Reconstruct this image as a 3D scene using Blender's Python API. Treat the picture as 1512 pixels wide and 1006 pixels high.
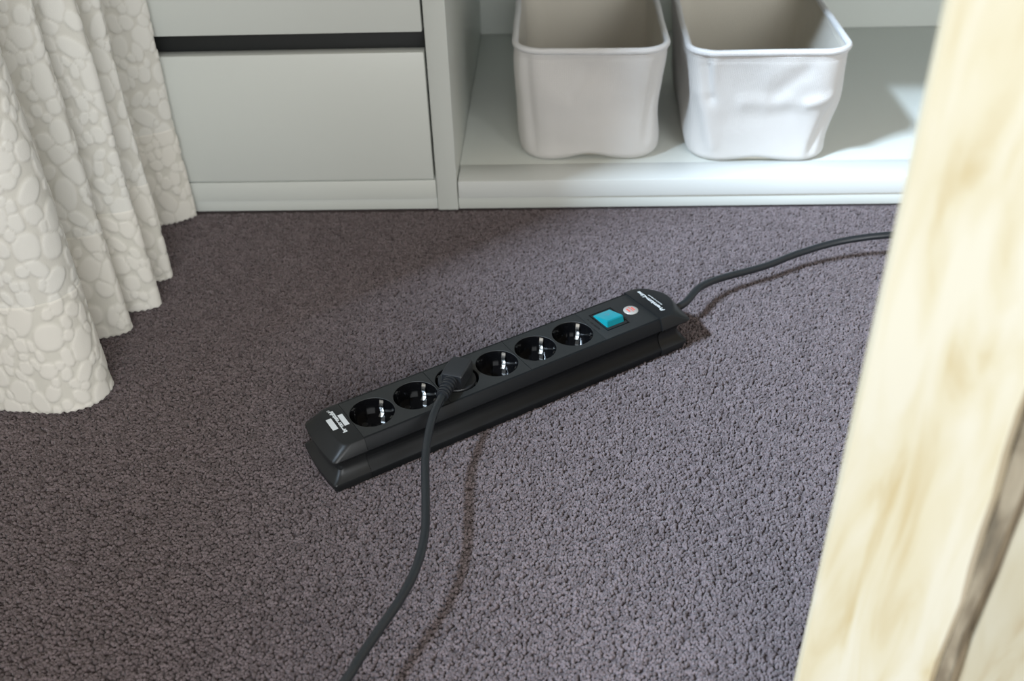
import bpy, bmesh, math, random
import numpy as np
from mathutils import Vector, Matrix

# ------------------------------------------------------------------ clear
for o in list(bpy.data.objects):
    bpy.data.objects.remove(o, do_unlink=True)
SC = bpy.context.scene
COL = SC.collection
random.seed(7)
RNG = np.random.default_rng(11)
PI = math.pi

# ------------------------------------------------------------------ camera
CAMP = np.array([0.166939, -0.7068291, 0.6298241])
CAMR = np.array([[0.9991637, 0.0061371, 0.0404253],
                 [0.029334, 0.5811643, -0.8132573],
                 [-0.0284848, 0.8137631, 0.5804983]])
cam = bpy.data.cameras.new('camera')
camo = bpy.data.objects.new('camera', cam)
COL.objects.link(camo)
M4 = Matrix.Identity(4)
for i in range(3):
    for j in range(3):
        M4[i][j] = CAMR[i, j]
    M4[i][3] = CAMP[i]
camo.matrix_world = M4
cam.lens = 35.0
cam.sensor_width = 36.0
cam.clip_start = 0.02
cam.dof.use_dof = True
cam.dof.focus_distance = 0.93
cam.dof.aperture_fstop = 5.6
SC.camera = camo

# ------------------------------------------------------------------ world, light, exposure
world = bpy.data.worlds.new('room_light')
SC.world = world
world.use_nodes = True
bg = world.node_tree.nodes['Background']
bg.inputs[0].default_value = (1.0, 0.88, 0.72, 1)
bg.inputs[1].default_value = 0.50

def area(name, loc, target, sx, sy, power, color):
    l = bpy.data.lights.new(name, 'AREA')
    l.shape = 'RECTANGLE'
    l.size = sx
    l.size_y = sy
    l.energy = power
    l.color = color
    o = bpy.data.objects.new(name, l)
    COL.objects.link(o)
    o.location = loc
    o.rotation_euler = (Vector(target) - Vector(loc)).to_track_quat('-Z', 'Y').to_euler()
    return o

KA, KE, KD = math.radians(32), math.radians(46), 8.0
area('daylight_at_window',
     (0.1 - KD * math.cos(KA) * math.cos(KE), -KD * math.sin(KA) * math.cos(KE), KD * math.sin(KE)),
     (0.1, 0.0, 0.0), 1.20, 0.45, 1600, (0.66, 0.82, 1.0))
area('front_fill', (1.0, -2.9, 1.35), (0.2, 0.4, 0.1), 2.2, 1.5, 84, (0.93, 0.97, 1.0))  # added soft fill, brightens the basket and drawer fronts

SC.view_settings.view_transform = 'Standard'
SC.view_settings.look = 'None'
SC.view_settings.gamma = 1.0
SC.view_settings.use_curve_mapping = False
SC.view_settings.exposure = 0.10

# ------------------------------------------------------------------ pixel helpers (direction only; depth from the plane touched)
FPX = 1470.0
def ray(x, y):
    return CAMR @ np.array([(x - 756) / FPX, -(y - 503) / FPX, -1.0])
def onz(x, y, z=0.0):
    d = ray(x, y)
    return CAMP + (z - CAMP[2]) / d[2] * d

# ------------------------------------------------------------------ materials
MATS = {}
def nodes_of(m):
    return m.node_tree.nodes, m.node_tree.links
def mat(name, col, rough=0.5, metal=0.0, spec=0.5, noise=0.0, nscale=40.0, bump=0.0, bscale=200.0, sheen=0.0, stretch=None, coat=0.0):
    if name in MATS:
        return MATS[name]
    m = bpy.data.materials.new(name)
    m.use_nodes = True
    N, L = nodes_of(m)
    b = N['Principled BSDF']
    b.inputs['Base Color'].default_value = (*col, 1)
    b.inputs['Roughness'].default_value = rough
    b.inputs['Metallic'].default_value = metal
    b.inputs['Specular IOR Level'].default_value = spec
    b.inputs['Sheen Weight'].default_value = sheen
    b.inputs['Coat Weight'].default_value = coat
    tc = N.new('ShaderNodeTexCoord')
    src = tc.outputs['Object']
    if stretch:
        mp = N.new('ShaderNodeMapping')
        mp.inputs['Scale'].default_value = stretch
        L.new(src, mp.inputs[0])
        src = mp.outputs[0]
    if noise:
        n = N.new('ShaderNodeTexNoise')
        n.inputs['Scale'].default_value = nscale
        n.inputs['Detail'].default_value = 4
        L.new(src, n.inputs['Vector'])
        r = N.new('ShaderNodeMapRange')
        r.inputs[3].default_value = 1 - noise
        r.inputs[4].default_value = 1 + noise
        L.new(n.outputs[0], r.inputs[0])
        v = N.new('ShaderNodeVectorMath')
        v.operation = 'SCALE'
        v.inputs[0].default_value = col
        L.new(r.outputs[0], v.inputs['Scale'])
        L.new(v.outputs[0], b.inputs['Base Color'])
    if bump:
        n2 = N.new('ShaderNodeTexNoise')
        n2.inputs['Scale'].default_value = bscale
        n2.inputs['Detail'].default_value = 3
        L.new(src, n2.inputs['Vector'])
        bp = N.new('ShaderNodeBump')
        bp.inputs['Strength'].default_value = bump
        bp.inputs['Distance'].default_value = 0.001
        L.new(n2.outputs[0], bp.inputs['Height'])
        L.new(bp.outputs[0], b.inputs['Normal'])
    MATS[name] = m
    return m

M_white = mat('white_lacquer', (0.59, 0.612, 0.575), 0.38, noise=0.015, nscale=6, bump=0.05, bscale=400)
M_edge = mat('white_edge_rail', (0.63, 0.65, 0.63), 0.35, noise=0.015, nscale=8)
M_recess = mat('black_grip', (0.012, 0.013, 0.013), 0.5, noise=0.1, nscale=60)
M_wall = mat('wall_paint', (0.62, 0.60, 0.56), 0.85, noise=0.03, nscale=5, bump=0.15, bscale=150)
M_body = mat('black_matte_plastic', (0.0065, 0.0072, 0.008), 0.38, spec=0.2, noise=0.10, nscale=900, bump=0.25, bscale=2500)
M_plate = mat('black_textured_plate', (0.013, 0.014, 0.014), 0.50, spec=0.45, noise=0.12, nscale=1200, bump=0.35, bscale=3000)
M_cap = mat('black_satin_cap', (0.010, 0.0105, 0.011), 0.34, spec=0.28, noise=0.06, nscale=700, bump=0.12, bscale=2500)
M_gloss = mat('black_gloss_cup', (0.003, 0.003, 0.0035), 0.09, noise=0.1, nscale=100)
M_hole = mat('dark_hole', (0.002, 0.002, 0.002), 0.8, noise=0.1, nscale=100)
M_clip = mat('bright_tin_clip', (0.95, 0.95, 0.93), 0.26, metal=1.0, noise=0.03, nscale=300)
M_print = mat('light_grey_print', (0.52, 0.53, 0.52), 0.55, noise=0.05, nscale=900)
M_teal = mat('teal_translucent_rocker', (0.003, 0.22, 0.26), 0.30, noise=0.06, nscale=120, coat=0.3)
M_tealmark = mat('teal_rocker_mark', (0.12, 0.16, 0.22), 0.4, noise=0.05, nscale=200)
M_seal = mat('silver_seal', (0.42, 0.40, 0.37), 0.35, metal=0.3, noise=0.12, nscale=700)
M_red = mat('red_seal_print', (0.62, 0.10, 0.07), 0.5, noise=0.1, nscale=500)
M_emboss = mat('dark_embossed_mark', (0.006, 0.006, 0.006), 0.5, noise=0.1, nscale=400)
M_cable = mat('black_cable_sheath', (0.011, 0.013, 0.015), 0.36, noise=0.08, nscale=500, bump=0.1, bscale=900)
M_plug = mat('black_rubber_plug', (0.012, 0.013, 0.015), 0.42, noise=0.08, nscale=500, bump=0.15, bscale=1500)
M_pile_base = mat('carpet_backing', (0.088, 0.069, 0.072), 0.95, noise=0.3, nscale=300, bump=1.0, bscale=260)

def fabric_mat(name, col, thread=900.0, sheen=0.2):
    m = mat(name, col, 0.85, sheen=sheen, noise=0.06, nscale=14)
    N, L = nodes_of(m)
    b = N['Principled BSDF']
    tc = [n for n in N if n.type == 'TEX_COORD'][0]
    wx = N.new('ShaderNodeTexWave'); wx.wave_type = 'BANDS'; wx.bands_direction = 'X'
    wz = N.new('ShaderNodeTexWave'); wz.wave_type = 'BANDS'; wz.bands_direction = 'Z'
    for w in (wx, wz):
        w.inputs['Scale'].default_value = thread / 6.28
        w.inputs['Distortion'].default_value = 2.0
        w.inputs['Detail'].default_value = 2
        w.inputs['Detail Scale'].default_value = 0.6
        L.new(tc.outputs['Object'], w.inputs['Vector'])
    ad = N.new('ShaderNodeMath'); ad.operation = 'ADD'
    L.new(wx.outputs['Fac'], ad.inputs[0]); L.new(wz.outputs['Fac'], ad.inputs[1])
    bp = N.new('ShaderNodeBump'); bp.inputs['Strength'].default_value = 0.7; bp.inputs['Distance'].default_value = 0.0006
    L.new(ad.outputs[0], bp.inputs['Height'])
    L.new(bp.outputs[0], b.inputs['Normal'])
    return m
M_linen = fabric_mat('pale_linen', (0.64, 0.625, 0.605))
M_lining = fabric_mat('beige_linen_lining', (0.62, 0.58, 0.50))
M_rim = fabric_mat('pale_linen_piping', (0.70, 0.70, 0.70))

def carpet_mat():
    m = bpy.data.materials.new('carpet_pile_yarn'); m.use_nodes = True
    N, L = nodes_of(m); b = N['Principled BSDF']
    oi = N.new('ShaderNodeObjectInfo')
    r = N.new('ShaderNodeValToRGB')
    r.color_ramp.elements[0].color = (0.086, 0.067, 0.069, 1)
    r.color_ramp.elements[1].color = (0.156, 0.124, 0.129, 1)
    L.new(oi.outputs['Random'], r.inputs[0])
    L.new(r.outputs[0], b.inputs['Base Color'])
    b.inputs['Roughness'].default_value = 0.9
    b.inputs['Specular IOR Level'].default_value = 0.15
    b.inputs['Sheen Weight'].default_value = 0.35
    b.inputs['Sheen Roughness'].default_value = 0.4
    return m
M_pile = carpet_mat()

def curtain_mat(name, puff, chan):
    m = bpy.data.materials.new(name); m.use_nodes = True
    N, L = nodes_of(m); b = N['Principled BSDF']
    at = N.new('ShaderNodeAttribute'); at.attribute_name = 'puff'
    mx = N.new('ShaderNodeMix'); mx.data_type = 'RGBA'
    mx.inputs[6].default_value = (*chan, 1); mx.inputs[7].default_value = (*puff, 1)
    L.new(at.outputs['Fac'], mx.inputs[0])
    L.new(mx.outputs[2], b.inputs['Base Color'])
    b.inputs['Roughness'].default_value = 0.75
    b.inputs['Sheen Weight'].default_value = 0.2
    tc = N.new('ShaderNodeTexCoord')
    n = N.new('ShaderNodeTexNoise'); n.inputs['Scale'].default_value = 700; n.inputs['Detail'].default_value = 3
    L.new(tc.outputs['Object'], n.inputs['Vector'])
    bp = N.new('ShaderNodeBump'); bp.inputs['Strength'].default_value = 0.25; bp.inputs['Distance'].default_value = 0.0006
    L.new(n.outputs[0], bp.inputs['Height']); L.new(bp.outputs[0], b.inputs['Normal'])
    tr = N.new('ShaderNodeBsdfTranslucent'); L.new(mx.outputs[2], tr.inputs[0])
    ms = N.new('ShaderNodeMixShader'); ms.inputs[0].default_value = 0.18
    L.new(b.outputs[0], ms.inputs[1]); L.new(tr.outputs[0], ms.inputs[2])
    L.new(ms.outputs[0], N['Material Output'].inputs[0])
    return m
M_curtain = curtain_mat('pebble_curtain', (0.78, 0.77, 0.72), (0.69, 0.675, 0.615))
M_hem = curtain_mat('pebble_curtain_hem', (0.80, 0.775, 0.71), (0.70, 0.68, 0.61))

def wood_mat(name, c1, c2, c3, sc=1.0):
    m = bpy.data.materials.new(name); m.use_nodes = True
    N, L = nodes_of(m); b = N['Principled BSDF']
    tc = N.new('ShaderNodeTexCoord')
    mp = N.new('ShaderNodeMapping'); mp.inputs['Scale'].default_value = (34 * sc, 34 * sc, 5.0 * sc)
    mp.inputs['Rotation'].default_value = (0, math.radians(9), 0)
    L.new(tc.outputs['Object'], mp.inputs[0])
    n = N.new('ShaderNodeTexNoise'); n.inputs['Scale'].default_value = 1.6; n.inputs['Detail'].default_value = 6; n.inputs['Distortion'].default_value = 0.8
    L.new(mp.outputs[0], n.inputs['Vector'])
    r = N.new('ShaderNodeValToRGB')
    e = r.color_ramp.elements
    e[0].position = 0.30; e[0].color = (*c3, 1)
    e[1].position = 0.62; e[1].color = (*c1, 1)
    k = e.new(0.45); k.color = (*c2, 1)
    L.new(n.outputs[0], r.inputs[0]); L.new(r.outputs[0], b.inputs['Base Color'])
    b.inputs['Roughness'].default_value = 0.6
    bp = N.new('ShaderNodeBump'); bp.inputs['Strength'].default_value = 0.3; bp.inputs['Distance'].default_value = 0.001
    L.new(n.outputs[0], bp.inputs['Height']); L.new(bp.outputs[0], b.inputs['Normal'])
    return m
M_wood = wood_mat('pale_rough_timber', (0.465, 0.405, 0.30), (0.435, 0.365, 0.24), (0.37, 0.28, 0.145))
M_wood_shaded = wood_mat('pale_rough_timber_shaded', (0.36, 0.31, 0.22), (0.33, 0.275, 0.18), (0.27, 0.20, 0.11))  # darker copy of the front timber, its weaker light put into the colour
M_bark_shade = wood_mat('bark_wane_shade', (0.24, 0.19, 0.125), (0.14, 0.105, 0.065), (0.07, 0.055, 0.035), 2.5)  # bark, with the shadow beside the front board painted in

# ------------------------------------------------------------------ helpers
def link(name, me, m, parent=None, smooth=False, angle=None):
    o = bpy.data.objects.new(name, me)
    COL.objects.link(o)
    if m:
        me.materials.clear()
        me.materials.append(m)
    if parent:
        o.parent = parent
    if smooth:
        me.polygons.foreach_set('use_smooth', [True] * len(me.polygons))
        if angle is not None:
            me.set_sharp_from_angle(angle=angle)
    return o
def obj(name, bm, m, parent=None, smooth=False, angle=None):
    me = bpy.data.meshes.new(name)
    bm.normal_update()
    bm.to_mesh(me)
    bm.free()
    return link(name, me, m, parent, smooth, angle)
def pydata(name, v, f, m, parent=None, smooth=False, angle=None, fix=True):
    me = bpy.data.meshes.new(name)
    me.from_pydata([tuple(map(float, q)) for q in v], [], f)
    if fix:
        bm = bmesh.new(); bm.from_mesh(me)
        bmesh.ops.recalc_face_normals(bm, faces=bm.faces)
        bm.to_mesh(me); bm.free()
    me.update()
    return link(name, me, m, parent, smooth, angle)
def tag(o, label=None, cat=None, group=None, kind=None):
    if label: o['label'] = label
    if cat: o['category'] = cat
    if group: o['group'] = group
    if kind: o['kind'] = kind
    return o
def thing(name, label, cat, loc=(0, 0, 0), rz=0.0, group=None):
    o = bpy.data.objects.new(name, None)
    o.empty_display_size = 0.05
    COL.objects.link(o)
    o.location = loc
    o.rotation_euler = (0, 0, rz)
    return tag(o, label, cat, group)
def box_bm(x0, x1, y0, y1, z0, z1, bev=0.0, seg=2):
    bm = bmesh.new()
    bmesh.ops.create_cube(bm, size=1.0)
    for v in bm.verts:
        v.co = Vector((x0 + (v.co.x + .5) * (x1 - x0), y0 + (v.co.y + .5) * (y1 - y0), z0 + (v.co.z + .5) * (z1 - z0)))
    if bev:
        bmesh.ops.bevel(bm, geom=list(bm.edges), offset=bev, segments=seg, affect='EDGES', profile=0.5)
    return bm
def box(name, x0, x1, y0, y1, z0, z1, m, parent=None, bev=0.0, seg=2):
    return obj(name, box_bm(x0, x1, y0, y1, z0, z1, bev, seg), m, parent, smooth=bev > 0, angle=math.radians(40))
def catmull(P, n):
    P = np.asarray(P, float)
    Q = np.vstack([2 * P[0] - P[1], P, 2 * P[-1] - P[-2]])
    out = []
    for i in range(1, len(Q) - 2):
        t = np.linspace(0, 1, n, endpoint=False)[:, None]
        a, b, c, d = Q[i - 1], Q[i], Q[i + 1], Q[i + 2]
        out.append(.5 * ((2 * b) + (c - a) * t + (2 * a - 5 * b + 4 * c - d) * t ** 2 + (3 * b - a - 3 * c + d) * t ** 3))
    out.append(P[-1][None])
    return np.vstack(out)
def tube(P, rad, seg=14, closed=False):
    P = np.asarray(P, float)
    n = len(P)
    rad = np.broadcast_to(rad, (n,))
    if closed:
        T = np.roll(P, -1, 0) - np.roll(P, 1, 0)
    else:
        T = np.gradient(P, axis=0)
    T /= np.linalg.norm(T, axis=1)[:, None]
    up = np.array([0, 0, 1.0]) if abs(T[0][2]) < .9 else np.array([1.0, 0, 0])
    X = np.cross(up, T[0]); X /= np.linalg.norm(X)
    V = []
    for i in range(n):
        X = X - T[i] * (X @ T[i]); X /= np.linalg.norm(X)
        Y = np.cross(T[i], X)
        for k in range(seg):
            a = 2 * PI * k / seg
            V.append(P[i] + rad[i] * (math.cos(a) * X + math.sin(a) * Y))
    F = []
    for i in range(n if closed else n - 1):
        j = (i + 1) % n
        for k in range(seg):
            F.append((i * seg + k, i * seg + (k + 1) % seg, j * seg + (k + 1) % seg, j * seg + k))
    if not closed:
        F.append(tuple(range(seg - 1, -1, -1)))
        F.append(tuple((n - 1) * seg + k for k in range(seg)))
    return V, F
def lathe(prof, seg=48, cx=0, cy=0):
    V, F = [], []
    for r, z in prof:
        for k in range(seg):
            a = 2 * PI * k / seg
            V.append((cx + r * math.cos(a), cy + r * math.sin(a), z))
    for i in range(len(prof) - 1):
        for k in range(seg):
            F.append((i * seg + k, i * seg + (k + 1) % seg, (i + 1) * seg + (k + 1) % seg, (i + 1) * seg + k))
    if prof[-1][0] > 0:
        F.append(tuple((len(prof) - 1) * seg + k for k in range(seg)))
    return V, F
def grid_mesh(name, X, m, parent, puff=None, flip=False):
    """X: (rows, cols, 3) array -> smooth quad mesh."""
    r, c, _ = X.shape
    me = bpy.data.meshes.new(name)
    idx = np.arange(r * c).reshape(r, c)
    q = np.stack([idx[:-1, :-1], idx[:-1, 1:], idx[1:, 1:], idx[1:, :-1]], -1).reshape(-1, 4)
    if flip:
        q = q[:, ::-1]
    nf = len(q)
    me.vertices.add(r * c); me.vertices.foreach_set('co', X.reshape(-1).astype(np.float32))
    me.loops.add(nf * 4); me.loops.foreach_set('vertex_index', q.reshape(-1).astype(np.int32))
    me.polygons.add(nf)
    me.polygons.foreach_set('loop_start', np.arange(0, nf * 4, 4, dtype=np.int32))
    me.polygons.foreach_set('loop_total', np.full(nf, 4, dtype=np.int32))
    me.update(calc_edges=True)
    me.polygons.foreach_set('use_smooth', np.ones(nf, dtype=bool))
    if puff is not None:
        a = me.attributes.new('puff', 'FLOAT', 'POINT')
        a.data.foreach_set('value', puff.reshape(-1).astype(np.float32))
    return link(name, me, m, parent)

# ------------------------------------------------------------------ the room
YF = 0.478          # front plane of the wardrobe
XWL = -1.60         # inner face of the left wall
floor = box('floor', XWL, 2.4, -3.0, 1.09, -0.05, -0.0030, M_pile_base)
tag(floor, 'dark taupe carpeted floor of the room', kind='structure')
wb = box('wall_back', XWL - 0.12, 2.4, 1.09, 1.2, -0.05, 3.8, M_wall)
tag(wb, 'plain painted wall behind the wardrobe', kind='structure')
# unseen left wall, its high opening shaped to cut the daylight over the floor
bm = bmesh.new()
SILL, WTOP, WY0, WY1 = 2.07, 3.6, -2.3, -0.1
for (y0, y1, z0, z1) in ((-3.0, 1.09, -0.05, SILL), (-3.0, 1.09, WTOP, 3.8), (WY1, 1.09, SILL, WTOP), (-3.0, WY0, SILL, WTOP)):
    b2 = box_bm(XWL - 0.12, XWL, y0, y1, z0, z1)
    me_ = bpy.data.meshes.new('tmp'); b2.to_mesh(me_); b2.free(); bm.from_mesh(me_); bpy.data.meshes.remove(me_)
wl = obj('wall_left', bm, M_wall)
tag(wl, 'unseen painted wall, its high window opening shaped to cut the daylight', kind='structure')
win = box('window_1', XWL - 0.12, XWL + 0.01, WY0, WY1, SILL - 0.02, SILL, M_white, bev=0.003)
tag(win, 'white sill and frame of the unseen high window', kind='structure')
for a in ((WY0, WY0 + 0.05, SILL, WTOP), (WY1 - 0.05, WY1, SILL, WTOP), (WY0 + 0.05, WY1 - 0.05, WTOP - 0.05, WTOP)):
    box('window_frame', XWL - 0.10, XWL - 0.05, *a, M_white, win, bev=0.003)

# carpet pile: one uncountable layer of yarn tufts
def tuft(seed):
    r = random.Random(seed)
    bm = bmesh.new()
    for k in range(3):
        a0 = r.uniform(0, 2 * PI)
        ox, oy = 0.0013 * math.cos(a0), 0.0013 * math.sin(a0)
        lx, ly = r.uniform(-.0016, .0016), r.uniform(-.0016, .0016)
        h = r.uniform(.0056, .0066)
        rings = [(0.0, 0.0010, 0.0), (0.55, 0.00150, 0.45), (0.88, 0.0013, 0.9)]
        prev = None
        for t, rr, ln in rings:
            ring = [bm.verts.new((ox + lx * ln + rr * math.cos(2 * PI * q / 5 + t), oy + ly * ln + rr * math.sin(2 * PI * q / 5 + t), t * h)) for q in range(5)]
            if prev:
                for q in range(5):
                    bm.faces.new((prev[q], prev[(q + 1) % 5], ring[(q + 1) % 5], ring[q]))
            prev = ring
        tip = bm.verts.new((ox + lx, oy + ly, h))
        for q in range(5):
            bm.faces.new((prev[q], prev[(q + 1) % 5], tip))
    me = bpy.data.meshes.new('tuft'); bm.to_mesh(me); bm.free()
    me.polygons.foreach_set('use_smooth', [True] * len(me.polygons))
    me.materials.append(M_pile)
    return me
tcol = bpy.data.collections.new('tufts')
for s in range(5):
    tcol.objects.link(bpy.data.objects.new('tuft', tuft(s)))
PX0, PX1, PY0, PY1 = -1.05, 1.15, -0.80, YF - 0.004
me = bpy.data.meshes.new('carpet_pile')
me.from_pydata([(PX0, PY0, -.0055), (PX1, PY0, -.0055), (PX1, PY1, -.0055), (PX0, PY1, -.0055)], [], [(0, 1, 2, 3)])
pile = link('carpet_pile', me, M_pile)
tag(pile, 'dense dark taupe cut pile of the carpet', 'carpet', kind='stuff')
ng = bpy.data.node_groups.new('pile', 'GeometryNodeTree')
ng.interface.new_socket('Geometry', in_out='INPUT', socket_type='NodeSocketGeometry')
ng.interface.new_socket('Geometry', in_out='OUTPUT', socket_type='NodeSocketGeometry')
GN, GL = ng.nodes, ng.links
gi, go = GN.new('NodeGroupInput'), GN.new('NodeGroupOutput')
dp = GN.new('GeometryNodeDistributePointsOnFaces'); dp.distribute_method = 'POISSON'; dp.inputs['Density Max'].default_value = 400000.0; dp.inputs['Distance Min'].default_value = 0.0023
ci = GN.new('GeometryNodeCollectionInfo'); ci.inputs['Collection'].default_value = tcol
ci.inputs['Separate Children'].default_value = True; ci.inputs['Reset Children'].default_value = True
ip = GN.new('GeometryNodeInstanceOnPoints'); ip.inputs['Pick Instance'].default_value = True
# lean of the pile: broad brushed patches plus per-tuft scatter
pos = GN.new('GeometryNodeInputPosition')
nt = GN.new('ShaderNodeTexNoise'); nt.inputs['Scale'].default_value = 5.0; nt.inputs['Detail'].default_value = 3.0
GL.new(pos.outputs[0], nt.inputs['Vector'])
sb = GN.new('ShaderNodeVectorMath'); sb.operation = 'SUBTRACT'; sb.inputs[1].default_value = (.5, .5, .5)
GL.new(nt.outputs['Color'], sb.inputs[0])
s2 = GN.new('ShaderNodeVectorMath'); s2.operation = 'MULTIPLY'; s2.inputs[1].default_value = (1.6, 1.6, 0)
GL.new(sb.outputs[0], s2.inputs[0])
rv = GN.new('FunctionNodeRandomValue'); rv.data_type = 'FLOAT_VECTOR'
rv.inputs[0].default_value = (-.28, -.28, 0); rv.inputs[1].default_value = (.28, .28, 6.283)
ad = GN.new('ShaderNodeVectorMath'); ad.operation = 'ADD'
GL.new(s2.outputs[0], ad.inputs[0]); GL.new(rv.outputs[0], ad.inputs[1])
e2r = GN.new('FunctionNodeEulerToRotation')
GL.new(ad.outputs[0], e2r.inputs[0])
rs = GN.new('FunctionNodeRandomValue'); rs.data_type = 'FLOAT'
rs.inputs[2].default_value = 0.85; rs.inputs[3].default_value = 1.1
GL.new(gi.outputs[0], dp.inputs['Mesh']); GL.new(dp.outputs['Points'], ip.inputs['Points'])
GL.new(ci.outputs[0], ip.inputs['Instance']); GL.new(e2r.outputs[0], ip.inputs['Rotation'])
GL.new(rs.outputs[1], ip.inputs['Scale'])
GL.new(ip.outputs[0], go.inputs[0])
pile.modifiers.new('pile', 'NODES').node_group = ng

# ------------------------------------------------------------------ white wardrobe: drawer unit and open shelf unit
PXL, PXR = 0.0155, 0.0425
YB = 1.075
HT = 1.9
dc = thing('drawer_cabinet', 'white drawer unit with black grip gaps beside the curtain', 'cabinet', (-0.26, YF, 0))
def cb(name, x0, x1, y0, y1, z0, z1, m, root, bev=0.0008):
    l = root.location
    return box(name, x0 - l.x, x1 - l.x, y0 - l.y, y1 - l.y, z0 - l.z, z1 - l.z, m, root, bev)
DX0 = -0.445
cb('side_panel', PXL, PXR, YF, YB, 0, HT, M_white, dc, 0.001)
cb('side_panel', DX0 - 0.02, DX0, YF, YB, 0, HT, M_white, dc)
cb('back_panel', DX0, PXL, YB - 0.01, YB, 0.03, HT, M_white, dc)
cb('plinth', DX0, PXL - 0.0004, YF + 0.0035, YF + 0.02, 0, 0.0163, M_white, dc)
cb('bottom_rail', DX0, PXL - 0.0008, YF + 0.0005, YF + 0.3, 0.0168, 0.0437, M_white, dc)
zb = 0.0455
for k, (z0, z1) in enumerate(((0.0455, 0.2156), (0.2405, 0.412), (0.437, 0.609), (0.634, 0.806))):
    d = cb('drawer', DX0 + 0.003, PXL - 0.0028, YF, YF + 0.019, z0, z1, M_white, dc, 0.0012)
    # carcass of the drawer behind its front
    l = dc.location
    box('drawer_box', DX0 + 0.02 - l.x, PXL - 0.02 - l.x, YF + 0.0195 - l.y, YF + 0.5 - l.y, z0 + 0.012, z1 - 0.004, M_white, d, 0.001)
    g = cb('grip_recess', DX0 + 0.001, PXL - 0.0004, YF + 0.0195, YF + 0.024, z1 - 0.004, z1 + 0.034, M_recess, dc)
tag(g, 'black grip channel')
cb('top_board', DX0, PXL, YF, YB, 0.843, 0.868, M_white, dc)
cb('upper_door', DX0 + 0.003, PXL - 0.003, YF, YF + 0.019, 0.872, HT - 0.004, M_white, dc)

su = thing('open_shelf_unit', 'white open shelf unit holding the two fabric baskets', 'cabinet', (0.55, YF, 0))
SZ = 0.0405
SX1 = 1.16
cb('side_panel', SX1, SX1 + 0.025, YF, YB, 0, HT, M_white, su, 0.001)
cb('back_panel', PXR, SX1, YB - 0.01, YB, SZ, HT, M_white, su)
cb('plinth', PXR + 0.0006, SX1, YF + 0.003, YF + 0.02, 0, 0.0163, M_white, su)
cb('shelf', PXR + 0.0003, SX1, YF + 0.0525, YB - 0.01, SZ - 0.022, SZ, M_white, su)
tag(cb('shelf_edge', PXR + 0.0012, SX1, YF + 0.0006, YF + 0.0518, SZ - 0.0236, SZ + 0.0006, M_edge, su, 0.0012), 'brighter white front strip of the shelf')
for z in (0.46, 0.92, 1.38, HT - 0.025):
    cb('shelf', PXR + 0.0003, SX1, YF + 0.012, YB - 0.01, z, z + 0.022, M_white, su)

# ------------------------------------------------------------------ fabric baskets
def rrect(w, d, r, n):
    """n points round a rounded rectangle (front centre first, counter-clockwise), with outward normals."""
    hw, hd = w / 2, d / 2
    seg = []
    pts = [((0, -hd), (hw - r, -hd), None)]
    path = []
    def line(a, b, nn): path.append(('l', a, b, nn, math.dist(a, b)))
    def arc(c, a0): path.append(('a', c, a0, None, r * PI / 2))
    line((0, -hd), (hw - r, -hd), (0, -1)); arc((hw - r, -hd + r), -PI / 2)
    line((hw, -hd + r), (hw, hd - r), (1, 0)); arc((hw - r, hd - r), 0)
    line((hw - r, hd), (-hw + r, hd), (0, 1)); arc((-hw + r, hd - r), PI / 2)
    line((-hw, hd - r), (-hw, -hd + r), (-1, 0)); arc((-hw + r, -hd + r), PI)
    line((-hw + r, -hd), (0, -hd), (0, -1))
    L = sum(q[4] for q in path)
    P, N = np.zeros((n, 2)), np.zeros((n, 2))
    for i in range(n):
        s = L * i / n
        for q in path:
            if s <= q[4] + 1e-12:
                t = s / q[4]
                if q[0] == 'l':
                    P[i] = np.array(q[1]) * (1 - t) + np.array(q[2]) * t; N[i] = q[3]
                else:
                    a = q[2] + t * PI / 2
                    N[i] = (math.cos(a), math.sin(a)); P[i] = np.array(q[1]) + r * N[i]
                break
            s -= q[4]
    return P, N
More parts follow.
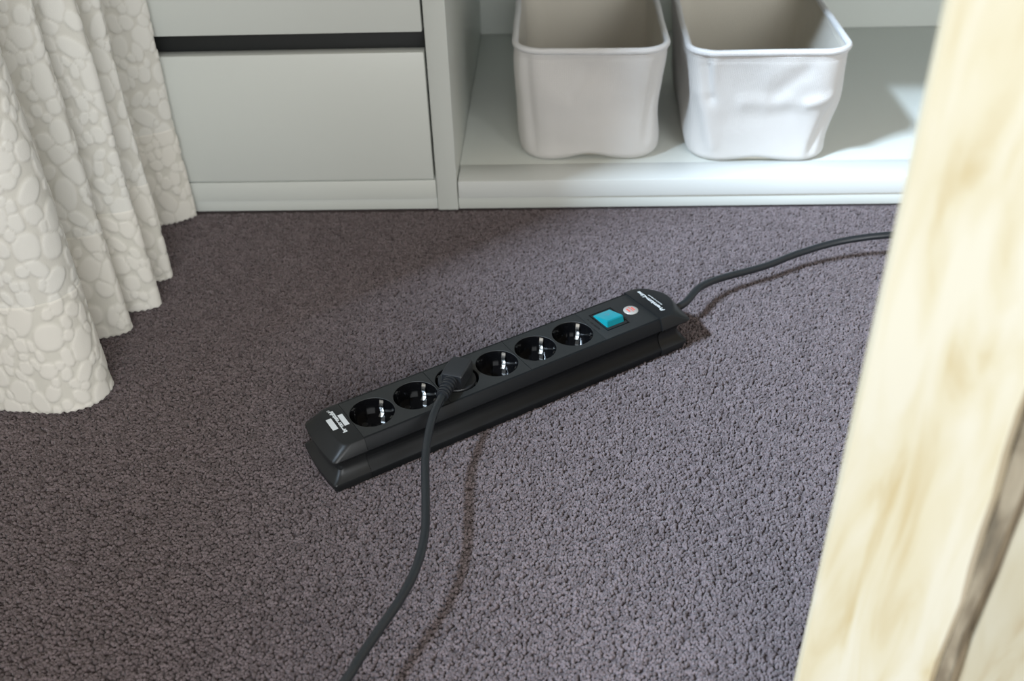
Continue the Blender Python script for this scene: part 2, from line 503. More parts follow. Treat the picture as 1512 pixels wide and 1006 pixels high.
def make_basket(label, cx, cyf, w, d, h, rz, style):
    root = thing('fabric_basket', label, 'basket', (cx, cyf + d / 2, SZ), rz, 'fabric baskets on the bottom shelf')
    n, rows = 260, 70
    vs = np.linspace(0, 1, rows)
    O = np.zeros((rows, n + 1, 3)); I = np.zeros_like(O)
    for k, v in enumerate(vs):
        flare = style['flare'] * (v - .3)
        rr = 0.042 - 0.006 * v
        ww, dd = w + flare, d + flare * .6
        P, N = rrect(ww, dd, rr, n)
        # slack walls: soft belly and creases given in (x, v) on the front, angle elsewhere
        x = P[:, 0] / (ww / 2); front = np.clip(-(P[:, 1]) / (dd / 2), 0, 1) ** 6
        ang = np.arctan2(P[:, 1], P[:, 0])
        disp = 0.0035 * np.sin(PI * v) * np.sin(2 * ang + style['ph']) + 0.0015 * np.sin(5 * ang + 7 * v + style['ph'])
        for (x0, v0, x1, v1, wd, amp) in style['creases']:
            ax, av = x, np.full(n, v)
            dx, dv = x1 - x0, v1 - v0
            t = np.clip(((ax - x0) * dx + (av - v0) * dv) / (dx * dx + dv * dv), 0, 1)
            dist = np.hypot(ax - x0 - t * dx, av - v0 - t * dv)
            disp += front * amp * np.exp(-(dist / wd) ** 2)
        for (a0, v0, wa, wv, amp) in style['dents']:
            da = (ang - a0 + PI) % (2 * PI) - PI
            disp += amp * np.exp(-(da / wa) ** 2 - ((v - v0) / wv) ** 2)
        disp *= min(1, v * 5 + 0.15) * min(1, (1 - v) * 6 + 0.25)
        inset = 0.006 * max(0, 1 - v / 0.06) ** 2           # rounded bottom edge
        seam = -0.0007 * math.exp(-((v - 0.925) / 0.010) ** 2)
        off = disp - inset + seam
        z = h * v + 0.0 * x
        lift = style['lift'] * np.exp(-((x - style['liftx']) / .30) ** 2) * front * max(0, 1 - v / .25) ** 1.5
        rimw = style['rim'] * np.sin(2 * ang + style['ph'] * 2) * v ** 3
        Q = P + N * off[:, None]
        O[k, :n] = np.stack([Q[:, 0], Q[:, 1], z + lift + rimw + 0.001], 1)
        Qi = P + N * (off - 0.0028)[:, None]
        I[k, :n] = np.stack([Qi[:, 0], Qi[:, 1], np.maximum(z + rimw, 0.004 + lift)], 1)
    O[:, n] = O[:, 0]; I[:, n] = I[:, 0]
    body = grid_mesh('body', O, M_linen, root)
    lin = grid_mesh('lining', I, M_lining, root, flip=True)
    tag(lin, 'beige inside of the basket')
    V, F = tube(O[-1, :n] - np.array([0, 0, 0.0008]) - np.stack([*(0.0012 * np.sign(O[-1, :n, 0:2].T)), np.zeros(n)], 1), 0.0042, 10, closed=True)
    pydata('rim', V, F, M_rim, root, smooth=True)
    b = [(q[0] * .99, q[1] * .99, q[2] - .0022) for q in I[2, :n]]
    pydata('base', b + [(q[0], q[1], q[2]) for q in I[2, :n]], [tuple(range(n)), tuple(range(2 * n - 1, n - 1, -1))] + [(i, (i + 1) % n, n + (i + 1) % n, n + i) for i in range(n)], M_lining, root)
    return root
make_basket('pale linen fabric basket next to the drawer unit, straight-sided with a smooth front', 0.2195, 0.5355, 0.190, 0.33, 0.1535, 0.0,
            dict(flare=0.012, ph=0.4, lift=0.0075, liftx=-.02, rim=0.0015,
                 creases=[(-.84, .95, -.80, .12, .05, -.0030), (-.93, .95, -.90, .2, .05, .0018), (.88, .92, .80, .2, .06, -.0034), (.96, .6, .84, .05, .07, .0030), (-.5, .62, .1, .55, .16, .0024), (-.25, .6, -.05, .82, .07, -.0016), (-.1, .5, .5, .42, .12, -.0014), (-.55, .3, .2, .22, .12, .0012)],
                 dents=[(-.75, .15, .35, .2, .003), (-2.3, .3, .3, .25, .002)]))
make_basket('pale linen fabric basket with crumpled front and pinched corner, farther from the drawer unit', 0.4480, 0.5225, 0.190, 0.33, 0.1500, math.radians(-1.5),
            dict(flare=0.020, ph=2.2, lift=0.0045, liftx=-.05, rim=0.0022,
                 creases=[(.10, .60, .45, .82, .085, -.0028), (.05, .52, .40, .72, .09, .0016), (-.82, .98, -.74, .60, .06, -.0065), (-.70, .90, -.72, .66, .05, .0028), (-.85, .62, -.68, .15, .08, .0036), (-.95, .5, -.84, .1, .07, -.0030), (.92, .62, .72, .08, .06, -.0055), (-.3, .56, .9, .55, .07, .0026), (.55, .55, .95, .64, .05, .0028), (-.5, .40, .3, .46, .10, -.0016), (.3, .95, .0, .78, .10, .0014)],
                 dents=[(-2.42, .55, .22, .22, -.005), (-2.35, .12, .3, .2, .006), (-.72, .52, .25, .15, .005), (-.72, .15, .3, .2, -.003)]))

# ------------------------------------------------------------------ curtain with pebble-quilted relief
PLAN = [(-1.00, 0.075), (-0.955, 0.060), (-0.915, 0.075), (-0.90, 0.13), (-0.875, 0.145), (-0.855, 0.09), (-0.825, 0.060), (-0.785, 0.060), (-0.755, 0.085), (-0.74, 0.135), (-0.715, 0.15), (-0.695, 0.10), (-0.665, 0.066), (-0.62, 0.058), (-0.585, 0.078),
        (-0.57, 0.13), (-0.545, 0.145), (-0.525, 0.10), (-0.495, 0.066), (-0.462, 0.058), (-0.420, 0.056), (-0.385, 0.053), (-0.346, 0.0505), (-0.319, 0.052), (-0.298, 0.065), (-0.2895, 0.086), (-0.300, 0.107),
        (-0.345, 0.125), (-0.385, 0.142), (-0.378, 0.163), (-0.340, 0.177), (-0.3095, 0.187), (-0.3040, 0.195), (-0.312, 0.203),
        (-0.350, 0.208), (-0.378, 0.216), (-0.355, 0.226), (-0.318, 0.233), (-0.2930, 0.240), (-0.2895, 0.247), (-0.300, 0.256),
        (-0.340, 0.263), (-0.368, 0.273), (-0.350, 0.285), (-0.315, 0.294), (-0.2965, 0.301), (-0.2935, 0.308), (-0.303, 0.318),
        (-0.345, 0.332), (-0.395, 0.352), (-0.415, 0.380), (-0.402, 0.408), (-0.365, 0.430), (-0.330, 0.444), (-0.3125, 0.457), (-0.3105, 0.466), (-0.325, 0.470),
        (-0.37, 0.4695), (-0.41, 0.469)]
pl = catmull(PLAN, 24)
sl = np.concatenate([[0], np.cumsum(np.linalg.norm(np.diff(pl, axis=0), axis=1))])
STOT = sl[-1]
ds = 0.0014
cols = int(STOT / ds)
S = np.linspace(0, STOT, cols)
px_ = np.interp(S, sl, pl[:, 0]); py_ = np.interp(S, sl, pl[:, 1])
tx, ty = np.gradient(px_), np.gradient(py_)
ln_ = np.hypot(tx, ty); nx_, ny_ = ty / ln_, -tx / ln_       # faces the room
ZD = 0.66
dzr = 0.0016
Zf = np.arange(0.004, ZD, dzr)
Zc = np.concatenate([np.linspace(ZD, 2.15, 40)])
# pebbles: large, medium, small darts, packed
def pebble_field(S0, S1, Z0, Z1, us, zs):
    acc = np.zeros((0, 3)); prm = []
    for (r0, r1, tries, k) in ((.0088, .0120, 2000, .98), (.0062, .0080, 7000, .96), (.0040, .0053, 15000, .95)):
        cand = np.stack([RNG.uniform(S0, S1, tries), RNG.uniform(Z0, Z1, tries), RNG.uniform(r0, r1, tries)], 1)
        for c in cand:
            if len(acc):
                # tall spacing: vertical distance counts for less
                d = np.hypot((acc[:, 0] - c[0]) * 1.18, (acc[:, 1] - c[1]) * 0.84)
                if (d < (acc[:, 2] + c[2]) * k).any():
                    continue
            acc = np.vstack([acc, c])
            prm.append((RNG.uniform(1.0, 1.9), RNG.normal(0, .40)))
    b1 = np.full((len(zs), len(us)), 9.0); b2 = b1.copy()
    for (u, z, r), (asp, rot_) in zip(acc, prm):
        R = r * 3.0
        i0, i1 = np.searchsorted(us, [u - R, u + R]); j0, j1 = np.searchsorted(zs, [z - R, z + R])
        if i1 <= i0 or j1 <= j0: continue
        U, Zz = np.meshgrid(us[i0:i1] - u, zs[j0:j1] - z)
        a = U * math.cos(rot_) + Zz * math.sin(rot_); b = -U * math.sin(rot_) + Zz * math.cos(rot_)
        rb, ra = r * math.sqrt(asp) * 1.10, r / math.sqrt(asp) * 1.04
        d = ((np.abs(a) / ra) ** 2.3 + (np.abs(b) / rb) ** 2.3) ** (1 / 2.3)
        p1, p2 = b1[j0:j1, i0:i1], b2[j0:j1, i0:i1]
        nb2 = np.where(d < p1, p1, np.minimum(p2, d)); nb1 = np.minimum(p1, d)
        b1[j0:j1, i0:i1] = nb1; b2[j0:j1, i0:i1] = nb2
    g = np.minimum((b2 - b1) * 0.9 - 0.03, 1.20 - b1)
    return np.clip(g / 0.40, 0, 1)
G = pebble_field(-.01, STOT + .01, -.01, ZD + .01, S, Zf)
puffh = np.sqrt(G * (2 - G)) * 0.0013
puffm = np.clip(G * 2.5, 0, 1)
fade = np.clip((ZD - Zf) / .03, 0, 1)[:, None]
HEM = 0.130
def sway(z):
    return 0.006 * np.sin(2.2 * z)
def cloth(zs, h, extra):
    X = np.zeros((len(zs), cols, 3))
    for k, z in enumerate(zs):
        o = h[k] + extra
        w = 0.0018 * np.sin(S * 23 + z * 9) * np.sin(z * 14 + S * 5)
        X[k, :, 0] = px_ + nx_ * (o + w)
        X[k, :, 1] = py_ + ny_ * (o + w)
        X[k, :, 2] = z
    return X
kh = int(np.searchsorted(Zf, HEM))
cur = thing('curtain', 'cream floor-length curtain with raised pebble pattern in deep folds', 'curtain', (-0.37, 0.26, 0))
Zall = np.concatenate([Zf[kh - 2:], Zc])
hall = np.vstack([(puffh * fade)[kh - 2:], np.zeros((len(Zc), cols))])
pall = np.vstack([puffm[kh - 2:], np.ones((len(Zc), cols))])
off0 = np.array([-0.37, 0.26, 0])
grid_mesh('curtain_panel', cloth(Zall, hall, 0.0) - off0, M_curtain, cur, pall)
hx = cloth(Zf[:kh + 1], puffh[:kh + 1], 0.0008)
edge = 0.0008 * np.sin(S * 900) + 0.0005 * np.sin(S * 140)
hx[0, :, 2] += edge; hx[1, :, 2] += edge * .5
hx[0, :, 0] -= nx_ * 0.0015; hx[0, :, 1] -= ny_ * 0.0015
hx[-1, :, 0] -= nx_ * 0.0010; hx[-1, :, 1] -= ny_ * 0.0010
hem = grid_mesh('hem', hx - off0, M_hem, cur, puffm[:kh + 1])
tag(hem, 'doubled hem along the bottom of the curtain')

# ------------------------------------------------------------------ rough timber post in the foreground
post = thing('timber_post', 'pale rough-sawn timber post with bark edge and painted shade', 'post', (0.3135, -0.327, 0), math.radians(-22))
def board(name, x0, x1, y0, y1, h, m, parent, wane=0.0, seed=1):
    r = np.random.default_rng(seed)
    nz = 90
    zs = np.linspace(0, h, nz)
    ph = r.uniform(0, 6, 6)
    V, F = [], []
    sec = []
    for k, z in enumerate(zs):
        wv = wane * (0.5 * math.sin(9 * z + ph[0]) + 0.3 * math.sin(31 * z + ph[1]) + 0.25 * math.sin(77 * z + ph[2]))
        s = 0.0006 * math.sin(23 * z + ph[3])
        xr = x1 + wv
        c = 0.0022
        sec = [(x0 + c, y0 + s), (x0 + (xr - x0) * .33, y0 + s * .6 + .0004 * math.sin(50 * z)), (x0 + (xr - x0) * .66, y0 - s), (xr - c - wane * .6, y0 + s),
               (xr, y0 + c + wane * 1.2), (xr, y1 - c), (xr - c, y1), (x0 + c, y1), (x0, y1 - c), (x0 + s * .3, y0 + c)]
        V += [(q[0], q[1], z) for q in sec]
    n = len(sec)
    for k in range(nz - 1):
        for i in range(n):
            F.append((k * n + i, k * n + (i + 1) % n, (k + 1) * n + (i + 1) % n, (k + 1) * n + i))
    F.append(tuple(range(n - 1, -1, -1))); F.append(tuple((nz - 1) * n + i for i in range(n)))
    return pydata(name, V, F, m, parent, smooth=True, angle=math.radians(35))
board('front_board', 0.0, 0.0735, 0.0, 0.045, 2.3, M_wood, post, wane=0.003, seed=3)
tag(board('bark_shade_edge', 0.0725, 0.0850, 0.004, 0.050, 2.3, M_bark_shade, post, wane=0.0035, seed=5), 'rough bark strip with painted shade')
board('rear_board', 0.0842, 0.165, 0.010, 0.052, 2.3, M_wood_shaded, post, seed=8)

# ------------------------------------------------------------------ six-way power strip
SA = math.radians(33.5)
HS = 0.045
strip = thing('power_strip', 'long black six-socket power strip with teal rocker switch', 'power strip', (0, 0, 0), SA)
mm = 0.001
# half-profile (half width, z below the top) in mm
PROF = [(29.0, 0.0), (29.8, -0.25), (30.4, -0.9), (34.4, -10.6), (34.6, -11.6), (33.8, -12.6), (30.6, -15.5), (28.4, -19.0), (27.8, -23.0), (28.6, -27.0),
        (31.2, -31.5), (35.6, -35.6), (36.0, -36.4), (36.0, -38.4), (35.4, -38.9), (34.8, -39.4), (34.6, -44.6)]
XS0, XS1 = -21.6, 316.0
V, F = [], []
full = [(-w, z) for w, z in PROF[::-1]] + [(w, z) for w, z in PROF]
# inner return so that the rim of the body has thickness
full = [(27.9, -3.0), (27.9, 0.0)][::-1] and full
ring_n = len(full)
for x in (XS0, XS1):
    for y, z in full:
        V.append((x * mm, y * mm, HS + z * mm))
h_ = ring_n // 2
for i in range(ring_n - 1):
    if i == h_ - 1:
        continue                      # the top is left open for the socket plates
    F.append((i, i + 1, ring_n + i + 1, ring_n + i))
F.append((0, ring_n, 2 * ring_n - 1, ring_n - 1))      # underside
# rim return under the plates
for sgn in (-1, 1):
    b0 = len(V)
    for x in (XS0, XS1):
        for (y, z) in ((29.0, 0), (28.05, 0), (28.05, -3)):
            V.append((x * mm, sgn * y * mm, HS + z * mm))
    F += [(b0, b0 + 1, b0 + 4, b0 + 3), (b0 + 1, b0 + 2, b0 + 5, b0 + 4)]
me = bpy.data.meshes.new('body')
me.from_pydata(V, [], F); me.update()
bm = bmesh.new(); bm.from_mesh(me)
bmesh.ops.remove_doubles(bm, verts=bm.verts, dist=1e-6)
bmesh.ops.recalc_face_normals(bm, faces=bm.faces)
bm.to_mesh(me); bm.free()
body = link('body', me, M_body, strip, True, math.radians(28))

def cell(bm, x0, x1, hy, cx, r, seg=64):
    """flat plate cell with a round hole and a rounded lip."""
    outer, inner, lip = [], [], []
    for k in range(seg):
        a = 2 * PI * (k + .5) / seg
        c, s = math.cos(a), math.sin(a)
        t = min((x1 - cx) / c if c > 1e-9 else 1e9, (x0 - cx) / c if c < -1e-9 else 1e9, hy / abs(s) if abs(s) > 1e-9 else 1e9)
        outer.append(bm.verts.new(((cx + t * c) * mm, t * s * mm, HS)))
        inner.append(bm.verts.new(((cx + (r + .35) * c) * mm, (r + .35) * s * mm, HS)))
        lip.append(bm.verts.new(((cx + r * c) * mm, r * s * mm, HS - .45 * mm)))
    for k in range(seg):
        j = (k + 1) % seg
        bm.faces.new((outer[k], outer[j], inner[j], inner[k]))
        bm.faces.new((inner[k], inner[j], lip[j], lip[k]))
    for cxn in ((x0, -hy), (x1, -hy), (x1, hy), (x0, hy)):
        near = sorted(range(seg), key=lambda q: (outer[q].co.x / mm - cxn[0]) ** 2 + (outer[q].co.y / mm - cxn[1]) ** 2)[:1][0]
        v = bm.verts.new((cxn[0] * mm, cxn[1] * mm, HS))
        for j in ((near + 1) % seg, (near - 1) % seg):
            on_same = abs(outer[near].co.x - outer[j].co.x) > 1e-7 and abs(outer[near].co.y - outer[j].co.y) > 1e-7
            if on_same:
                bm.faces.new((outer[near], v, outer[j]))
def finish_plate(bm, x0, x1, hy):
    # skirt down the joints
    b2 = [(x0, -hy), (x1, -hy), (x1, hy), (x0, hy)]
    vs = [bm.verts.new((a * mm, b * mm, HS - .0)) for a, b in b2]; vd = [bm.verts.new((a * mm, b * mm, HS - 2.5 * mm)) for a, b in b2]
    for i in range(4):
        bm.faces.new((vs[i], vs[(i + 1) % 4], vd[(i + 1) % 4], vd[i]))
    bmesh.ops.recalc_face_normals(bm, faces=bm.faces)
HY = 27.8
for (c0, x0, x1) in ((0, XS0 + .1, 67.2), (2, 67.8, 157.2), (4, 157.8, 247.2)):
    bm = bmesh.new()
    xm = 45 * c0 + 22.5
    cell(bm, x0, xm, HY, 45 * c0, 21.0)
    cell(bm, xm, x1, HY, 45 * (c0 + 1), 21.0)
    finish_plate(bm, x0, x1, HY)
    for f in bm.faces:
        if f.normal.z < -.5: f.normal_flip()
    obj('socket_plate', bm, M_plate, strip)
# joint bed under the plates
box('plate_bed', XS0 * mm, XS1 * mm, -.0281, .0281, HS - .0255, HS - .024, M_hole, strip)

# sockets
CLIP = math.radians(40)
def socket(k):
    cx = 45 * k * mm
    V, F = lathe([(.0210, HS - .0004), (.0207, HS - .0012), (.0203, HS - .004), (.0196, HS - .0175), (.0060, HS - .0175), (.0056, HS - .0170), (.0030, HS - .0170), (.0026, HS - .0180)], 56)
    c = pydata('socket_cup', V, F, M_gloss, strip, True, math.radians(35), fix=False)
    c.location = (cx, 0, 0)
    ca, sa = math.cos(CLIP), math.sin(CLIP)
    for s in (-1, 1):
        # sprung earth clip: bent strip running down the wall and over the floor
        path = [(.0203, -.0015), (.0196, -.0035), (.0180, -.0065), (.0178, -.0095), (.0190, -.0130), (.0188, -.0160), (.0165, -.0168), (.0135, -.0168)]
        Vc, Fc = [], []
        for (r, z) in path:
            for (w, dz) in ((-.0019, 0), (.0019, 0), (.0019, -.0005), (-.0019, -.0005)):
                rr = r - (0.0 if dz == 0 else -.0004)
                Vc.append((s * (rr * ca) - w * sa, s * (rr * sa) + w * ca, HS + z + dz))
        for i in range(len(path) - 1):
            for q in range(4):
                Fc.append((i * 4 + q, i * 4 + (q + 1) % 4, i * 4 + 4 + (q + 1) % 4, i * 4 + 4 + q))
        Fc += [(3, 2, 1, 0), tuple(len(Vc) - 4 + q for q in range(4))]
        o = pydata('earth_clip', Vc, Fc, M_clip, c, True, math.radians(50))
        tag(o, 'bright metal earth clip')
        # keying rib on the other axis
        bm = box_bm(-.0016, .0016, -.0022, .0022, -.0165, -.0012, .0006)
        bmesh.ops.rotate(bm, verts=bm.verts, cent=(0, 0, 0), matrix=Matrix.Rotation(CLIP + PI / 2, 3, 'Z'))
        bmesh.ops.translate(bm, verts=bm.verts, vec=(s * -.0198 * sa, s * .0198 * ca, HS))
        obj('keying_rib', bm, M_gloss, c, True, math.radians(40))
        Vh, Fh = lathe([(.0031, HS - .01735), (.0029, HS - .0171), (.0025, HS - .0171), (.0024, HS - .0174)], 20, s * -.0095 * sa, s * .0095 * ca)
        pydata('pin_hole', Vh, Fh, M_hole, c, True, math.radians(35), fix=False)
    return c
for k in range(6):
    socket(k)

# end section plate with switch opening
box('switch_plate', .2478, XS1 * mm, -.0278, .0278, HS - .004, HS, M_plate, strip, .0002)
fr = bmesh.new()
for (x0, x1, y0, y1) in ((257.2, 284.8, 15.8, 16.6), (257.2, 284.8, -16.6, -15.8), (257.2, 258.0, -15.8, 15.8), (284.0, 284.8, -15.8, 15.8)):
    b2 = box_bm(x0 * mm, x1 * mm, y0 * mm, y1 * mm, HS - .001, HS + .0005)
    t_ = bpy.data.meshes.new('t'); b2.to_mesh(t_); b2.free(); fr.from_mesh(t_); bpy.data.meshes.remove(t_)
sfr = obj('switch_frame', fr, M_gloss, strip)
box('switch_well', .2579, .2841, -.0159, .0159, HS - .0005, HS + .0002, M_hole, strip)
# rocker: tipped, its near side up
V = [(260.0, -12.0, .2), (281.5, -12.0, .2), (281.5, 13.4, .2), (260.0, 13.4, .2),
     (260.6, -10.6, 7.0), (281.0, -10.6, 7.0), (281.0, 13.0, 1.4), (260.6, 13.0, 1.4), (260.6, -8.0, 6.9), (281.0, -8.0, 6.9)]
V = [(a * mm, b * mm, HS + c * mm) for a, b, c in V]
F = [(0, 1, 5, 4), (1, 2, 6, 9, 5), (2, 3, 7, 6), (3, 0, 4, 8, 7), (4, 5, 9, 8), (8, 9, 6, 7)]
me = bpy.data.meshes.new('rocker_switch'); me.from_pydata(V, [], F)
bm = bmesh.new(); bm.from_mesh(me); bpy.data.meshes.remove(me)
bmesh.ops.recalc_face_normals(bm, faces=bm.faces)
bmesh.ops.bevel(bm, geom=list(bm.edges), offset=.0006, segments=2, affect='EDGES')
rk = obj('rocker_switch', bm, M_teal, strip, True, math.radians(35))
tag(rk, 'teal translucent rocker switch')
# I O mark on the rocker slope
def ontop(y):   # height of the slope
    return HS + (1.4 + (13.0 - y) * (6.9 - 1.4) / 21.0) * mm + .00008
V = []
for r_ in (2.3, 1.6):
    for k in range(24):
        a = 2 * PI * k / 24
        y = 3.5 + r_ * math.sin(a); V.append(((270.8 + r_ * math.cos(a)) * mm, y * mm, ontop(y)))
F = [(k, (k + 1) % 24, 24 + (k + 1) % 24, 24 + k) for k in range(24)]
pydata('switch_mark', V, F, M_tealmark, rk)

# round seal with red print
V, F = lathe([(.0079, HS - .0005), (.0079, HS + .0003), (.0074, HS + .0008), (.0045, HS + .0012), (.0, HS + .0013)], 40)
seal = pydata('round_seal', V, F, M_seal, strip, True, math.radians(40), fix=False)
seal.location = (.2995, .0005, 0)
tag(seal, 'silver round seal printed in red')

# end caps
def outline(xs, hy, xm, xc, r, n_end=14, n_c=6, sgn=-1):
    """seam x, half width, end x at the middle and at the corner, corner radius; sgn -1 left end, +1 right end."""
    pts = [(xs, -hy)]
    def ex(y): return xm + (xc - xm) * (y / hy) ** 2
    ya = hy - r
    a, b, c = (xc - sgn * r, -hy), (xc, -hy), (ex(ya), -ya)
    for i in range(n_c + 1):
        t = i / n_c
        pts.append(((1 - t) ** 2 * a[0] + 2 * t * (1 - t) * b[0] + t * t * c[0], (1 - t) ** 2 * a[1] + 2 * t * (1 - t) * b[1] + t * t * c[1]))
    for i in range(1, n_end):
        y = -ya + 2 * ya * i / n_end
        pts.append((ex(y), y))
    for q in [(x, -y) for x, y in pts[1:n_c + 2]][::-1]:
        pts.append(q)
    pts.append((xs, hy))
    return pts
def cap(name, levels, xs, sgn, m):
    V, F = [], []
    n = None
    for (z, hy, xm, xc, r) in levels:
        o = outline(xs, hy, xm, xc, r, sgn=sgn)
        n = len(o)
        V += [(x * mm, y * mm, HS + z * mm) for x, y in o]
    for k in range(len(levels) - 1):
        for i in range(n):
            F.append((k * n + i, k * n + (i + 1) % n, (k + 1) * n + (i + 1) % n, (k + 1) * n + i))
    F.append(tuple(range(n))); F.append(tuple((len(levels) - 1) * n + i for i in range(n)))
    return pydata(name, V, F, m, strip, True, math.radians(24))
LV = [(0.15, 28.6, -42.6, -39.4, 8), (-0.2, 29.7, -43.8, -40.6, 8), (-1.0, 30.5, -45.2, -41.8, 8),
      (-10.4, 34.4, -57.6, -54.6, 5.5), (-11.5, 34.7, -58.2, -55.2, 5.5), (-12.6, 33.8, -57.0, -54.2, 5.5), (-15.5, 30.6, -53.6, -50.8, 5), (-19, 28.4, -51.4, -48.6, 5), (-23, 27.8, -50.8, -48, 5), (-27, 28.6, -51.6, -48.8, 5),
      (-31.5, 31.2, -54.6, -52, 4.5), (-35.4, 35.7, -60.0, -57.6, 3), (-36.4, 36.1, -60.6, -58.2, 3), (-38.4, 36.1, -60.6, -58.2, 3), (-38.9, 35.5, -60, -57.6, 3), (-39.4, 34.9, -59.4, -57, 3), (-44.6, 34.7, -59.2, -56.8, 3)]
lc = cap('end_cap', LV, XS0 - .3, -1, M_cap)
RV = [(1.3, 29.8, 347.0, 329.0, 8), (1.0, 30.8, 348.2, 330.2, 8), (0.2, 31.6, 349.2, 331.4, 8),
      (-9.8, 35.5, 355.4, 350.0, 3.5), (-11.0, 35.9, 355.8, 350.8, 3), (-12.4, 35.0, 354.6, 349.4, 3), (-15.5, 31.8, 350.6, 344.2, 4), (-19, 29.6, 348.4, 341.2, 4.5), (-23, 29.0, 347.8, 340.4, 5), (-27, 29.8, 348.4, 341.2, 4.5),
      (-31.5, 32.4, 350.4, 343.8, 4), (-35.4, 36.7, 353, 347, 3), (-36.4, 37.1, 353.4, 347.4, 3), (-38.4, 37.1, 353.4, 347.4, 3), (-38.9, 36.4, 352.8, 346.8, 3), (-39.4, 35.8, 352, 346, 3), (-44.6, 35.4, 351.6, 345.6, 3)]
rc = cap('end_cap', RV, 314.2, 1, M_cap)
# small screws in the waist of the caps
for (x, y) in ((-44.0, -29.6), (322.0, -30.8)):
    bm = bmesh.new()
    bmesh.ops.create_cone(bm, cap_ends=True, segments=12, radius1=.0011, radius2=.0009, depth=.0012, matrix=Matrix.Translation((x * mm, y * mm, HS - .0175)) @ Matrix.Rotation(PI / 2, 4, 'X'))
    obj('cap_rivet', bm, M_cap, lc if x < 0 else rc, True, math.radians(40))

# lettering
def text(name, body_, size, x, y, z, m, parent, bold=0.0, shear=0.0, length=None):
    cu = bpy.data.curves.new(name, 'FONT')
    cu.body = body_
    cu.size = size
    cu.shear = shear
    cu.offset = bold
    cu.resolution_u = 3
    o = bpy.data.objects.new(name, cu)
    COL.objects.link(o)
    bpy.context.view_layer.update()
    me = bpy.data.meshes.new_from_object(o.evaluated_get(bpy.context.evaluated_depsgraph_get()))
    bpy.data.objects.remove(o); bpy.data.curves.remove(cu)
    co = np.zeros(len(me.vertices) * 3); me.vertices.foreach_get('co', co); co = co.reshape(-1, 3)
    if length:
        co[:, 0] -= co[:, 0].min()
        co[:, 0] *= length / co[:, 0].max()
    # text runs across the strip (+y), its top points to the far socket end (-x)
    q = np.stack([x - co[:, 1], y + co[:, 0], np.full(len(co), z)], 1)
    me.vertices.foreach_set('co', q.reshape(-1)); me.update()
    return link(name, me, m, parent)
zt = HS + .00021
text('lettering', 'brennenstuhl', .0056, -.0306, -.0128, zt, M_print, lc, bold=.00030, length=.0345)
text('registered_mark', '\u00ae', .0034, -.0328, .0222, zt, M_print, lc, bold=.0001, length=.0022)
for (x0, x1, y0, y1) in ((-.0411, -.0358, -.0047, .0126), (-.0293, -.0245, -.0043, .0130)):
    V = [(x0, y0, zt), (x1, y0, zt), (x1, y1, zt), (x0, y1, zt)]
    pydata('logo_bar', V, [(0, 1, 2, 3)], M_print, lc)
zr = HS + .00136
text('lettering', 'Premium-Line', .0062, .3285, -.0205, zr, M_print, rc, bold=.00022, shear=.25, length=.0440)
text('small_lettering', 'MADE IN GERMANY', .0024, .3328, -.0110, zr, M_print, rc, bold=.00003, shear=.15, length=.0235)
# red print on the seal: short bars either side of a word
for (x0, x1, y0, y1) in ((-.0042, -.0022, -.0030, .0034), (.0018, .0036, -.0034, .0028)):
    pydata('seal_print', [(x0, y0, HS + .00131), (x1, y0, HS + .00131), (x1, y1, HS + .00131), (x0, y1, HS + .00131)], [(0, 1, 2, 3)], M_red, seal)
text('seal_lettering', 'brennenstuhl', .0019, .0007, -.0048, HS + .00135, M_red, seal, bold=.00008, length=.0096)
# dark embossed marks beside the switch
for k, (y, w) in enumerate(((11.5, 1.6), (6.0, 1.8), (3.2, 2.2), (-1.0, 2.4), (-4.0, 1.6), (-7.5, 4.2))):
    box('embossed_mark', .2512, .2530, (y - w / 2) * mm, (y + w / 2) * mm, HS, HS + .0002, M_emboss, strip)

# supply cable of the strip
Rz = np.array([[math.cos(SA), -math.sin(SA), 0], [math.sin(SA), math.cos(SA), 0], [0, 0, 1]])
def w2s(P): return np.asarray(P) @ Rz
c0 = np.array([(.3440, .0, .0245), (.3560, -.0005, .0245)])
ext = w2s([onz(1012, 447, .0265), onz(1030, 427, .0270), onz(1050, 416, .0255), onz(1075, 408, .0230), onz(1130, 393, .0210), onz(1180, 374, .0230),
           onz(1240, 357, .0290), onz(1310, 347.5, .0340), onz(1380, 347, .0300), onz(1450, 356, .0160)])
ext2 = w2s([(0.93, 0.33, .0042), (1.02, 0.24, .0040), (1.10, 0.10, .0040), (1.12, -.10, .0040)])
P = catmull(np.vstack([c0, ext, ext2]), 14)
V, F = tube(P, .0042, 16)
tag(pydata('supply_cable', V, F, M_cable, strip, True, math.radians(50)), 'black round supply cable')

# ------------------------------------------------------------------ plug and its cable
S3 = Rz @ np.array([.090, 0, 0])
PA = SA + CLIP
plug = thing('power_plug_cord', 'black angled plug in the power strip with its trailing cable', 'power cord', (S3[0], S3[1], HS), PA)
# local frame: -x is the cable side, z=0 the top of the strip
V, F = lathe([(.0, -.0168), (.0185, -.0168), (.0187, -.0150), (.0187, -.0010), (.0180, .0002), (.0, .0004)], 48)
pydata('plug_base', V, F, M_plug, plug, True, math.radians(40), fix=True)
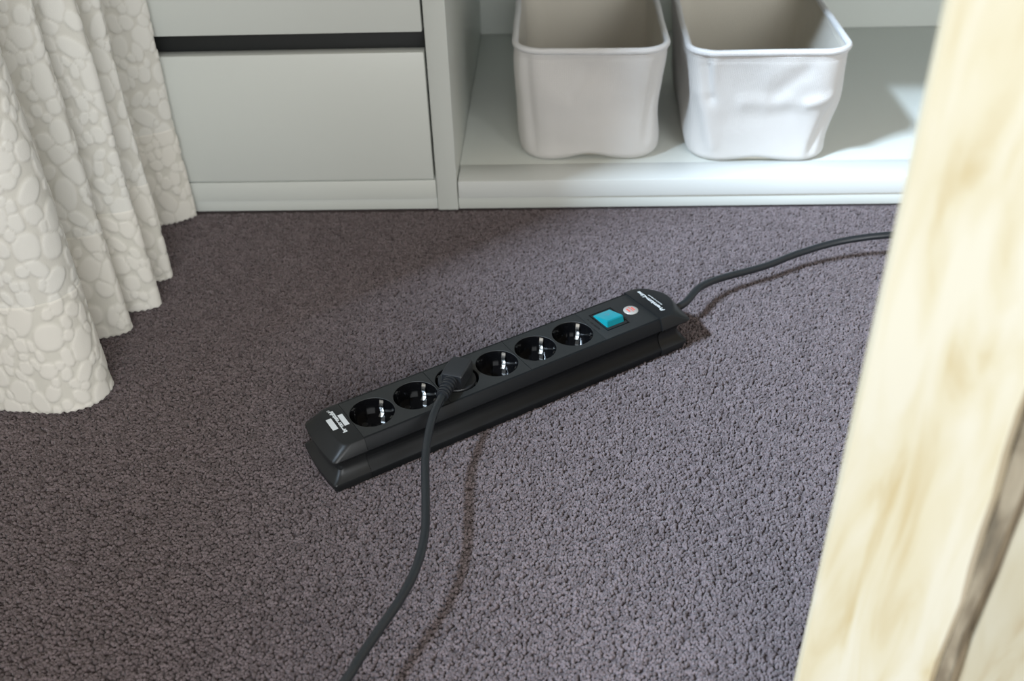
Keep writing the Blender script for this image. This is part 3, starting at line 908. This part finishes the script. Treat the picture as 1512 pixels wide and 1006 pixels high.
# head: tapered bar across the base
sec = [(.0182, .0090, .0120), (.0168, .0100, .0134), (.0060, .0106, .0146), (-.0060, .0108, .0150), (-.0125, .0105, .0146), (-.0140, .0096, .0138)]
V, F = [], []
for (x, hw, ht) in sec:
    V += [(x, -hw * 1.04, -.0005), (x, -hw, ht - .0015), (x, -hw + .0012, ht), (x, hw - .0012, ht), (x, hw, ht - .0015), (x, hw * 1.04, -.0005)]
for i in range(len(sec) - 1):
    for q in range(6):
        F.append((i * 6 + q, i * 6 + (q + 1) % 6, i * 6 + 6 + (q + 1) % 6, i * 6 + 6 + q))
F += [tuple(range(6)), tuple((len(sec) - 1) * 6 + q for q in range(6))]
pydata('plug_head', V, F, M_plug, plug, True, math.radians(30))
# cable points in world, then local
Pl = np.array([[math.cos(PA), -math.sin(PA), 0], [math.sin(PA), math.cos(PA), 0], [0, 0, 1]])
def w2p(P): return (np.asarray(P) - np.array([S3[0], S3[1], HS])) @ Pl
c1 = [onz(653, 585, .0535), onz(641, 610, .0525), onz(633, 640, .0490), onz(628, 680, .0450), onz(628.5, 740, .0410), onz(627, 790, .0390), onz(614, 840, .0380),
      onz(591, 885, .0375), onz(560, 930, .0370), onz(530, 974, .0365), onz(508, 1008, .0360)]
tail = [(-.02, -.36, .030), (-.07, -.45, .012), (-.13, -.55, .0040), (-.20, -.66, .0036), (-.26, -.78, .0036)]
c1 = w2p(np.vstack([c1, tail]))
bs = np.array([-.0130, 0, .0080])
boot = catmull(np.vstack([bs, .5 * (bs + c1[0]) + [0, 0, .0006], c1[0], c1[0] + (c1[0] - bs) * .1]), 20)
nb = len(boot)
tt = np.linspace(0, 1, nb)
rad = .0068 - .0019 * tt
V, F = tube(boot[:-18], rad[:-18] * .80, 16)
bt = pydata('strain_relief', V, F, M_plug, plug, True, math.radians(50))
for k in range(6):
    i = int(6 + k * (nb - 28) / 5.2)
    if i + 3 >= nb: break
    V, F = tube(boot[i:i + 4], rad[i:i + 4] * 1.10, 16)
    pydata('relief_rib', V, F, M_plug, bt, True, math.radians(50))
P = catmull(np.vstack([.4 * bs + .6 * c1[0], c1]), 14)
V, F = tube(P, .0037, 16)
pydata('cable', V, F, M_cable, plug, True, math.radians(50))
